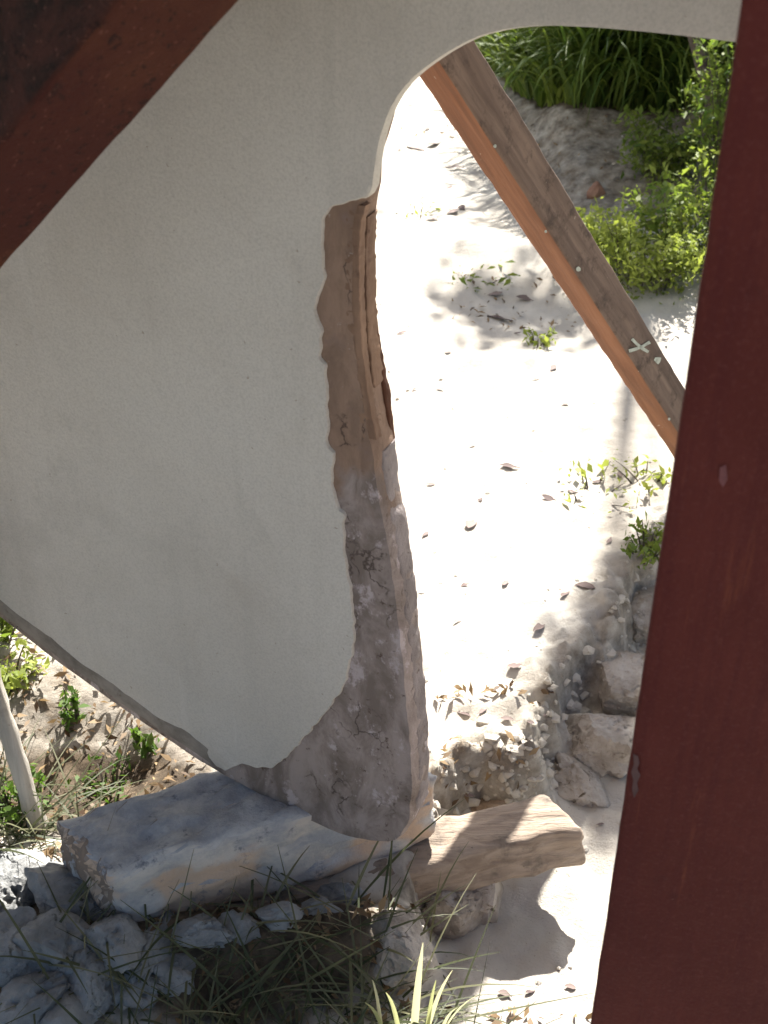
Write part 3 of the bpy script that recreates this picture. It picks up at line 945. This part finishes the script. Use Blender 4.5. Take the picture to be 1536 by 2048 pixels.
def leaves(centers, size, tint, normal_bias=(0, 0, 0.6), ratio=0.5):
    n = len(centers)
    N = rng.normal(0, 1, (n, 3)) + np.array(normal_bias) * 1.5
    N /= np.linalg.norm(N, axis=1)[:, None]
    D = rng.normal(0, 1, (n, 3))
    D -= N * (D * N).sum(1)[:, None]
    D /= np.linalg.norm(D, axis=1)[:, None]
    S = np.cross(N, D)
    L = size[:, None]
    p0 = centers - D * L * 0.5
    p1 = centers - D * L * 0.05 + S * L * ratio * 0.5 + N * L * 0.08
    p2 = centers + D * L * 0.5 - N * L * 0.05
    p3 = centers - D * L * 0.05 - S * L * ratio * 0.5 + N * L * 0.08
    V = np.stack([p0, p1, p2, p3], 1).reshape(-1, 3)
    F = np.stack([np.arange(n) * 4, np.arange(n) * 4 + 1, np.arange(n) * 4 + 2, np.arange(n) * 4 + 3], 1)
    return V, F, np.repeat(tint, 4)

def join(parts):
    V, F, Tn, o_ = [], [], [], 0
    for v, f, t in parts:
        V.append(v); F.append(np.asarray(f) + o_); Tn.append(t); o_ += len(v)
    return np.concatenate(V), np.concatenate(F), np.concatenate(Tn)

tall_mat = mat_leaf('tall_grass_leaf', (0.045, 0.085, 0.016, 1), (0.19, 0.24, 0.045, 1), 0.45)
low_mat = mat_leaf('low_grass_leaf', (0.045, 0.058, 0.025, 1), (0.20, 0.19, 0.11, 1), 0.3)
weed_mat = mat_leaf('weed_leaf', (0.06, 0.12, 0.02, 1), (0.32, 0.36, 0.08, 1), 0.45)
bark = mat_wood('bark', (0.06, 0.05, 0.04, 1), (0.12, 0.10, 0.08, 1), (0.04, 0.03, 0.025, 1))

# tall grass hanging over the bank
n = 17000
bx = rng.uniform(-1.6, 4.2, n)
by = bank_line(bx) + 0.02 + rng.exponential(0.55, n)
cl = vnoise(bx, by, 3.5, 21)
keep = cl > -0.28
bx, by, cl = bx[keep], by[keep], cl[keep]
n = len(bx)
base = np.stack([bx, by, height(bx, by) - 0.02], 1)
edge_f = np.exp(-(by - bank_line(bx)) / 0.25)
V, F, t1 = blades(base, (0.42 + 0.58 * sstep(bx, 0.45, 1.0)) * rng.uniform(0.45, 1.15, n) * (1 - 0.25 * edge_f) * (1 + 0.5 * cl), rng.uniform(0.008, 0.020, n), rng.normal(-1.57, 1.0, n), rng.uniform(0.0, 0.5, n),
                  rng.uniform(0.8, 2.4, n) * (0.8 + 0.5 * edge_f), np.clip(rng.beta(1.6, 3, n) + 0.5 * cl, 0, 1), 7)
o = mesh_tint('tall_grass', V, F, t1, tall_mat)
tag(o, 'tall dark green grass drooping over the top of the bank', 'grass', kind='stuff')

# grass around the blocks, shaded
pts = []
def scatter_px(x0, x1, y0, y1, n):
    out = []
    for _ in range(n):
        p = at_z(random.uniform(x0, x1), random.uniform(y0, y1), 0.0)
        out.append((p.x, p.y))
    return out
for (x0, x1, y0, y1, k) in ((420, 760, 1940, 2200, 150), (520, 900, 1870, 2000, 45), (640, 930, 2000, 2250, 150), (250, 500, 2020, 2300, 60), (-40, 100, 1560, 1720, 90), (0, 260, 1660, 1720, 60), (60, 420, 1900, 2080, 90)):
    pts += scatter_px(x0, x1, y0, y1, k)
pts = np.array(pts); n = len(pts)
base = np.stack([pts[:, 0], pts[:, 1], height(pts[:, 0], pts[:, 1]) - 0.005], 1)
V, F, t1 = blades(base, rng.uniform(0.06, 0.24, n), rng.uniform(0.0016, 0.0036, n), rng.uniform(0, 6.28, n), rng.uniform(0.6, 1.6, n), rng.uniform(0.0, 1.1, n), rng.beta(1.1, 2, n), 6)
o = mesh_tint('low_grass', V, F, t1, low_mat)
tag(o, 'dark shaded grass growing below the timber sleeper and blocks', 'grass', kind='stuff')
# long bent blades lying over the sleeper
# broad sunlit blades
tuft = empty('grass_tuft', tuple(ground(820, 2075)))
tag(tuft, 'sunlit yellow green tuft of broad grass blades below the sleeper', 'grass tuft')
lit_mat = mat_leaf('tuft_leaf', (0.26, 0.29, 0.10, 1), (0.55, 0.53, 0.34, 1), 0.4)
for (px, py, tx, ty, w) in ((822, 2140, 846, 1885, 0.0075), (836, 2130, 905, 1940, 0.005), (808, 2130, 772, 1985, 0.004), (850, 2130, 965, 1985, 0.003), (862, 2130, 915, 2015, 0.004), (785, 2130, 730, 2005, 0.0035), (845, 2140, 872, 1960, 0.004), (770, 2130, 745, 1960, 0.003)):
    g = ground(px, py)
    hgt = 0.05 + 0.15 * (py - ty) / 200
    tp = at_z(tx, ty, g.z + hgt)
    v, f = [], []
    K = 8
    d = V3((tp.x - g.x, tp.y - g.y, 0)); 
    for i in range(K + 1):
        q = i / K
        c_ = g.lerp(tp, q) + V3((0, 0, 0.03 * math.sin(q * math.pi)))
        ww = w * (1 - q ** 2.5) * (0.6 + 0.8 * min(1, q * 3)) / 2 + 0.0004
        s_ = V3((1, 0.25, 0.1)).normalized() * ww
        v += [c_ - s_, c_ + V3((0, 0.003, -0.003)) * (1 - q), c_ + s_]
    for i in range(K):
        for j in range(2):
            a = i * 3 + j
            f.append((a, a + 1, a + 4, a + 3))
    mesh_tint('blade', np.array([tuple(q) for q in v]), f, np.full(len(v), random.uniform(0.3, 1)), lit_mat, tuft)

# leafy weeds: stems with small feathery leaves
def weed(name, px, py, hgt, spread, nstem, nleaf, lsize, tint_rng, label, cat, group=None, matl=weed_mat, lean=(0, 0), z0=None):
    g = ground(px, py)
    root = empty(name, tuple(g))
    tag(root, label, cat, group)
    V, F, Tn, off = [], [], [], 0
    sv, sf = [], []
    C, Sz, Ti = [], [], []
    for s in range(nstem):
        a = random.uniform(0, 6.28)
        r0 = spread * 0.35 * math.sqrt(random.random())
        ra = spread * random.uniform(0.3, 1.0)
        hh = hgt * random.uniform(0.45, 1.0)
        b0_ = V3((r0 * math.cos(a), r0 * math.sin(a), -0.01))
        tip = V3((ra * math.cos(a) + lean[0], ra * math.sin(a) + lean[1], hh))
        pth = [b0_.lerp(tip, q) + V3((0, 0, 0.18 * hh * math.sin(q * math.pi))) for q in np.linspace(0, 1, 6)]
        for i, p in enumerate(pth):
            rr = 0.0035 * (1 - i / 6.5)
            for k in range(3):
                sv.append(g + p + V3((rr * math.cos(k * 2.1), rr * math.sin(k * 2.1), 0)))
        bs = s * 18
        for i in range(5):
            for k in range(3):
                k2 = (k + 1) % 3
                sf.append((bs + i * 3 + k, bs + i * 3 + k2, bs + i * 3 + 3 + k2, bs + i * 3 + 3 + k))
        tb = random.random()
        for _ in range(nleaf):
            q = random.random() ** 0.7
            j = min(4, int(q * 5)); fr_ = q * 5 - j
            p = pth[j].lerp(pth[j + 1], fr_)
            sg = spread * 0.16 * (1.2 - 0.5 * q)
            C.append(g + p + V3((random.gauss(0, sg), random.gauss(0, sg), random.gauss(0, sg * 0.7))))
            Sz.append(lsize * random.choice((0.5, 0.7, 1.0, 1.2, 1.9)) * random.uniform(0.8, 1.2))
            Ti.append(min(1, max(0, tint_rng[0] + (tint_rng[1] - tint_rng[0]) * (0.6 * tb + 0.4 * random.random()))))
    mesh('stems', sv, sf, bark, root, 60)['kind'] = 'stuff'
    V, F, Tn = leaves(np.array([tuple(c) for c in C]), np.array(Sz), np.array(Ti), ratio=0.42)
    mesh_tint('foliage', V, F, Tn, matl, root)
    return root

random.seed(21)
weed('leafy_shrub', 1385, 545, 0.36, 0.22, 24, 130, 0.019, (0.05, 0.7), 'tall dark green leafy shrub on the right against the maroon post', 'shrub', 'weeds along the right side')
weed('leafy_shrub', 1450, 430, 0.62, 0.20, 20, 130, 0.021, (0.0, 0.6), 'taller green shrub reaching up beside the thin sapling trunk', 'shrub', 'weeds along the right side')
weed('low_weed', 1290, 572, 0.22, 0.24, 28, 130, 0.016, (0.45, 1.0), 'low sunlit yellow green weed at the foot of the dark shrub', 'weed', 'weeds along the right side')
weed('low_weed', 1215, 520, 0.15, 0.14, 18, 100, 0.016, (0.5, 1.0), 'small bright yellow green weed beside the wooden prop', 'weed', 'weeds along the right side')
weed('low_weed', 1320, 350, 0.22, 0.20, 18, 120, 0.019, (0.1, 0.7), 'feathery green weed leaning out over the shaded bank', 'weed', 'weeds along the right side')
weed('low_weed', 1190, 990, 0.025, 0.13, 8, 8, 0.018, (0.5, 1.0), 'sparse straw coloured weed lying on the sand by the prop foot', 'weed', 'creeping weeds on the sand', lean=(0.03, 0))
weed('low_weed', 1290, 965, 0.035, 0.09, 9, 10, 0.018, (0.5, 1.0), 'small green weed at the foot of the wooden prop', 'weed', 'creeping weeds on the sand')
weed('low_weed', 1290, 1110, 0.06, 0.07, 10, 16, 0.018, (0.1, 0.7), 'small green weed growing over the pale rock by the post', 'weed', 'creeping weeds on the sand')
weed('low_weed', 20, 1365, 0.07, 0.07, 12, 40, 0.013, (0.4, 1.0), 'yellow green weed in sun beyond the lower edge of the skeg', 'weed', 'weeds beyond the skeg')
weed('low_weed', 150, 1450, 0.07, 0.03, 5, 26, 0.014, (0.0, 0.2), 'dark small leafed weed standing in the sunlit litter beyond the skeg', 'weed', 'weeds beyond the skeg')
weed('low_weed', 30, 1640, 0.08, 0.07, 12, 40, 0.011, (0.0, 0.15), 'dark tangled weed around the foot of the leaning stake', 'weed', 'weeds beyond the skeg')
weed('low_weed', -170, 1570, 0.26, 0.10, 24, 90, 0.02, (0.0, 0.3), 'unseen dark weed added left of the stake to shade the stones', 'weed', 'weeds beyond the skeg')  # out-of-view weed added to keep sun off the stones
weed('low_weed', 215, 1585, 0.05, 0.07, 10, 24, 0.009, (0.0, 0.1), 'dark low weed right behind the keel block', 'weed', 'weeds beyond the skeg')
weed('low_weed', 285, 1505, 0.05, 0.03, 5, 22, 0.014, (0.0, 0.2), 'tiny dark weed close behind the keel block', 'weed', 'weeds beyond the skeg')
weed('low_weed', -20, 1290, 0.10, 0.09, 10, 30, 0.02, (0.1, 0.7), 'green weed farthest back under the skeg keel', 'weed', 'weeds beyond the skeg')
weed('low_weed', 840, 428, 0.025, 0.09, 7, 5, 0.018, (0.6, 1.0), 'flat scrap of dry yellow weed on the sand near the skeg', 'weed', 'creeping weeds on the sand')
weed('low_weed', 1075, 690, 0.05, 0.06, 7, 12, 0.018, (0.4, 0.9), 'small dry weed in the sand hollow behind the prop', 'weed', 'creeping weeds on the sand')
weed('low_weed', 960, 560, 0.025, 0.14, 8, 9, 0.02, (0.2, 0.6), 'flat weed on the lip of the sand hollow', 'weed', 'creeping weeds on the sand')

# sapling at the right whose crown (above the frame) throws dappled shade
gs = ground(1450, 300)
tree = empty('sapling_tree', tuple(gs))
tag(tree, 'thin dark sapling trunk rising above the shrub beside the maroon post', 'tree')
def tube(path, radii, sides=8):
    v, f = [], []
    for i, p in enumerate(path):
        d = (path[min(i + 1, len(path) - 1)] - path[max(i - 1, 0)]).normalized()
        x_ = d.cross(V3((0.3, 1, 0.2))).normalized(); y_ = d.cross(x_)
        for k in range(sides):
            a = k / sides * 6.2832
            v.append(p + (x_ * math.cos(a) + y_ * math.sin(a)) * radii[i])
    for i in range(len(path) - 1):
        for k in range(sides):
            k2 = (k + 1) % sides
            f.append((i * sides + k, i * sides + k2, (i + 1) * sides + k2, (i + 1) * sides + k))
    return v, f
tp0 = gs; tp1 = at_t(1388, 70, (gs.y + 0.1) / ray(1388, 70).y)
tdir = (tp1 - tp0).normalized()
path = [tp0 - tdir * 0.05] + line(tp0, tp1, 0.15) + [tp1 + tdir * 0.3 + V3((0.02, 0.03, 0)), tp1 + tdir * 0.6 + V3((0.0, 0.10, 0))]
v, f = tube(path, [0.034 - 0.022 * i / len(path) for i in range(len(path))])
mesh('trunk', v, f, bark, tree, 60)
Cs = [tuple(tp1 + tdir * random.uniform(0.25, 0.7) + V3((random.gauss(0, 0.12), random.gauss(0, 0.12) + 0.05, random.gauss(0, 0.1)))) for _ in range(160)]
V, F, Tn = leaves(np.array(Cs), rng.uniform(0.03, 0.07, 160), rng.random(160) * 0.6, ratio=0.5)
mesh_tint('crown', V, F, Tn, tall_mat, tree)

# unseen tree added behind the grass, leaf clumps placed to shade sand and rocks
bt = V3((2.6, 9.2, hz(2.6, 9.2)))
big = empty('shade_tree', tuple(bt))
tag(big, 'unseen leafy tree added behind the tall grass to dapple the sand', 'tree')
crown0 = bt + V3((-0.5, 0.2, 3.6))
path = [bt - V3((0, 0, 0.1)), bt + V3((-0.05, 0, 0.8)), bt + V3((-0.2, 0.08, 1.9)), bt + V3((-0.35, 0.12, 2.8)), crown0]
v, f = tube(path, [0.16, 0.13, 0.11, 0.10, 0.08], 10)
mesh('trunk', v, f, bark, big, 60)
targets = [(1040, 645, 0.22, 480, 1.0), (960, 600, 0.11, 110, 1.0), (1180, 310, 0.34, 700, 1.0), (1280, 380, 0.28, 450, 0.95), (1100, 240, 0.24, 350, 1.0), (1295, 1290, 0.08, 130, 1.0), (1215, 1440, 0.10, 200, 1.0), (1160, 1540, 0.09, 130, 1.0)]
sv, sf = [], []
Cs, Ss, Ts = [], [], []
for (px, py, rad, cnt, hs) in targets:
    g = ground(px, py)
    c_ = g + SUN * (3.3 * hs / SUN.z)
    for _ in range(cnt):
        q = V3((random.gauss(0, 1) * rad * 0.6, random.gauss(0, 1) * rad * 0.6, random.gauss(0, 1) * rad * 0.35))
        Cs.append(tuple(c_ + q)); Ss.append(random.uniform(0.04, 0.10)); Ts.append(random.random() * 0.6)
    bpth = [crown0.lerp(c_, q) + V3((0, 0, 0.25 * math.sin(q * math.pi))) for q in np.linspace(0, 1, 8)]
    v, f = tube(bpth, [0.035 - 0.0042 * i for i in range(8)], 5)
    o_ = len(sv); sv += v; sf += [tuple(k + o_ for k in q) for q in f]
for _ in range(1800):
    q = V3((random.gauss(0, 0.6) + 1.6, random.gauss(0, 0.6) + 2.6, random.gauss(0, 0.4) + 0.9))
    Cs.append(tuple(crown0 + q)); Ss.append(random.uniform(0.07, 0.14)); Ts.append(random.random() * 0.6)
o = mesh('branches', sv, sf, bark, big, 60)
o['kind'] = 'stuff'
V, F, Tn = leaves(np.array(Cs), np.array(Ss), np.array(Ts), ratio=0.55)
mesh_tint('crown', V, F, Tn, tall_mat, big)

# ------------------------------------------------------------------ fallen leaves and litter
def leaf_mesh(seed):
    r0 = random.Random(seed)
    L, W = 1.0, r0.uniform(0.30, 0.5)
    v, f = [], []
    K = 6
    for i in range(K + 1):
        q = i / K
        w = W * math.sin(math.pi * min(0.98, q ** 0.8 + 0.01)) * 0.5 + 0.01
        zc = 0.05 * math.sin(q * 3 + r0.random()) + 0.01
        for s in (-1, 0, 1):
            v.append((q - 0.5, s * w + 0.08 * math.sin(q * 4 + seed), zc + (0.01 + 0.05 * r0.random()) * abs(s)))
    for i in range(K):
        for j in range(2):
            a = i * 3 + j
            f.append((a, a + 1, a + 4, a + 3))
    me = bpy.data.meshes.new('dry_leaf')
    me.from_pydata(v, [], f)
    me.polygons.foreach_set('use_smooth', [True] * len(me.polygons))
    return me
dry = Mat('dry_leaf', 0.75, 0.2)
rnd = dry.N('ShaderNodeObjectInfo').outputs['Random']
dry.color(dry.mix(rnd, (0.075, 0.05, 0.046, 1), (0.24, 0.185, 0.165, 1)))
dry = dry.m
LM = [leaf_mesh(i) for i in range(6)]
for m_ in LM: m_.materials.append(dry)
random.seed(5)
LEAF = [(945, 1050, 50, 1), (1020, 935, 34, 0), (945, 893, 20, 1), (1218, 1082, 44, 1), (1080, 1255, 40, 1), (1012, 1168, 40, 0), (930, 1172, 26, 0), (915, 1245, 28, 0), (1030, 1333, 26, 0),
        (1035, 668, 20, 1), (1070, 760, 22, 1), (1105, 738, 26, 0), (895, 705, 32, 0), (803, 668, 26, 1), (762, 612, 26, 1), (910, 338, 30, 1), (870, 290, 34, 1), (830, 298, 40, 1), (905, 425, 36, 1),
        (865, 440, 30, 1), (925, 418, 34, 1), (800, 300, 24, 0), (855, 260, 20, 0), (820, 215, 18, 0), (900, 378, 20, 0), (845, 395, 16, 0), (1130, 810, 16, 0), (960, 1000, 14, 0), (1190, 590, 22, 1),
        (1230, 590, 20, 1), (1240, 1340, 30, 1), (1130, 1190, 30, 0), (1170, 1175, 34, 1), (930, 1430, 40, 1), (965, 1424, 34, 1), (1015, 1440, 30, 1), (1060, 1445, 30, 1), (1090, 1432, 26, 1), (1100, 1000, 40, 1),
        (1145, 985, 34, 1), (1195, 965, 34, 1), (1240, 950, 30, 1), (1010, 1990, 40, 1), (1060, 1985, 30, 1), (1140, 1975, 24, 0), (985, 2030, 40, 1), (1200, 1650, 18, 0), (990, 590, 40, 1), (1050, 600, 30, 0), (1000, 640, 44, 0),
        (935, 1590, 30, 1), (830, 780, 14, 0), (880, 780, 14, 0), (860, 970, 18, 0), (850, 1070, 18, 0), (880, 1170, 18, 0), (1000, 820, 12, 0), (1060, 420, 20, 0), (1080, 330, 22, 0), (1190, 240, 26, 0), (1215, 232, 22, 0)]
for i, (px, py, sz, dk) in enumerate(LEAF):
    g = ground(px, py)
    d = (g - CP).length
    L = sz / FPX * d * random.choice((0.5, 0.7, 0.9, 1.2))
    o = bpy.data.objects.new('dry_leaf', LM[i % 6])
    COL.objects.link(o)
    o.location = (g.x, g.y, g.z + 0.0015)
    o.scale = (L, L, L)
    o.rotation_euler = (random.uniform(-0.15, 0.15), random.uniform(-0.15, 0.15), random.gauss(0.2, 0.6) + random.choice((0, 3.14)))
    tag(o, 'small curled dry brown leaf lying on the bright sand', 'leaf', 'dry leaves scattered on the sand')

# crumbs and clods of sand, too many to count
ico = bmesh.new(); bmesh.ops.create_icosphere(ico, subdivisions=1, radius=1)
iv = np.array([tuple(v.co) for v in ico.verts]); iff = np.array([[v.index for v in f.verts] for f in ico.faces]); ico.free()
cl_pts = []
for a, b in zip(EDGE[:-2], EDGE[1:-1]):
    for _ in range(34):
        q = random.random()
        p = at_z(a[0] + (b[0] - a[0]) * q + random.gauss(14, 26), a[1] + (b[1] - a[1]) * q + random.gauss(22, 26))
        cl_pts.append((p.x, p.y, random.choice((0.003, 0.004, 0.005, 0.007, 0.010))))
for (x, y) in scatter_px(770, 1340, 250, 1900, 200):
    cl_pts.append((x, y, random.choice((0.002, 0.003, 0.004, 0.006))))
cl_pts = np.array(cl_pts)
ch_ = height(cl_pts[:, 0], cl_pts[:, 1])
parts = []
for (x, y, r0), z0 in zip(cl_pts, ch_):
    k = 1 + rng.uniform(-0.35, 0.35, (len(iv), 1))
    parts.append((iv * k * np.array([r0 * random.uniform(0.8, 1.5), r0 * random.uniform(0.8, 1.3), r0 * 0.8]) + np.array([x, y, z0 - r0 * 0.15]), iff, np.zeros(len(iv))))
V, F, Tn = join(parts)
me = bpy.data.meshes.new('sand_clods'); me.from_pydata(V.tolist(), [], F.tolist())
o = link('sand_clods', me, ground_o.data.materials[0], None)
tag(o, 'crumbs and small clods of sand strewn along the eroded step', 'sand', kind='stuff')

# litter nobody could count beyond the skeg and around the blocks
lp_ = []
for (x0, x1, y0, y1, k) in ((0, 420, 1260, 1640, 420), (0, 300, 1600, 1760, 120), (250, 900, 1850, 2200, 260), (880, 1080, 1520, 1640, 60), (960, 1200, 1950, 2100, 60), (870, 1110, 1420, 1445, 34), (780, 960, 280, 310, 40), (1000, 1300, 180, 420, 120), (900, 1150, 560, 680, 80)):
    lp_ += scatter_px(x0, x1, y0, y1, k)
lp_ = np.array(lp_); n = len(lp_)
Cn = np.stack([lp_[:, 0], lp_[:, 1], height(lp_[:, 0], lp_[:, 1]) + 0.004 + rng.random(n) * 0.008], 1)
V, F, Tn = leaves(Cn, rng.uniform(0.008, 0.030, n), rng.random(n), (0, 0, 1.2), 0.35)
lit = mat_leaf('litter_leaf', (0.07, 0.04, 0.022, 1), (0.34, 0.24, 0.13, 1), 0.25)
o = mesh_tint('leaf_litter', V, F, Tn, lit)
tag(o, 'small brown leaf litter strewn on soil and sand', 'litter', kind='stuff')
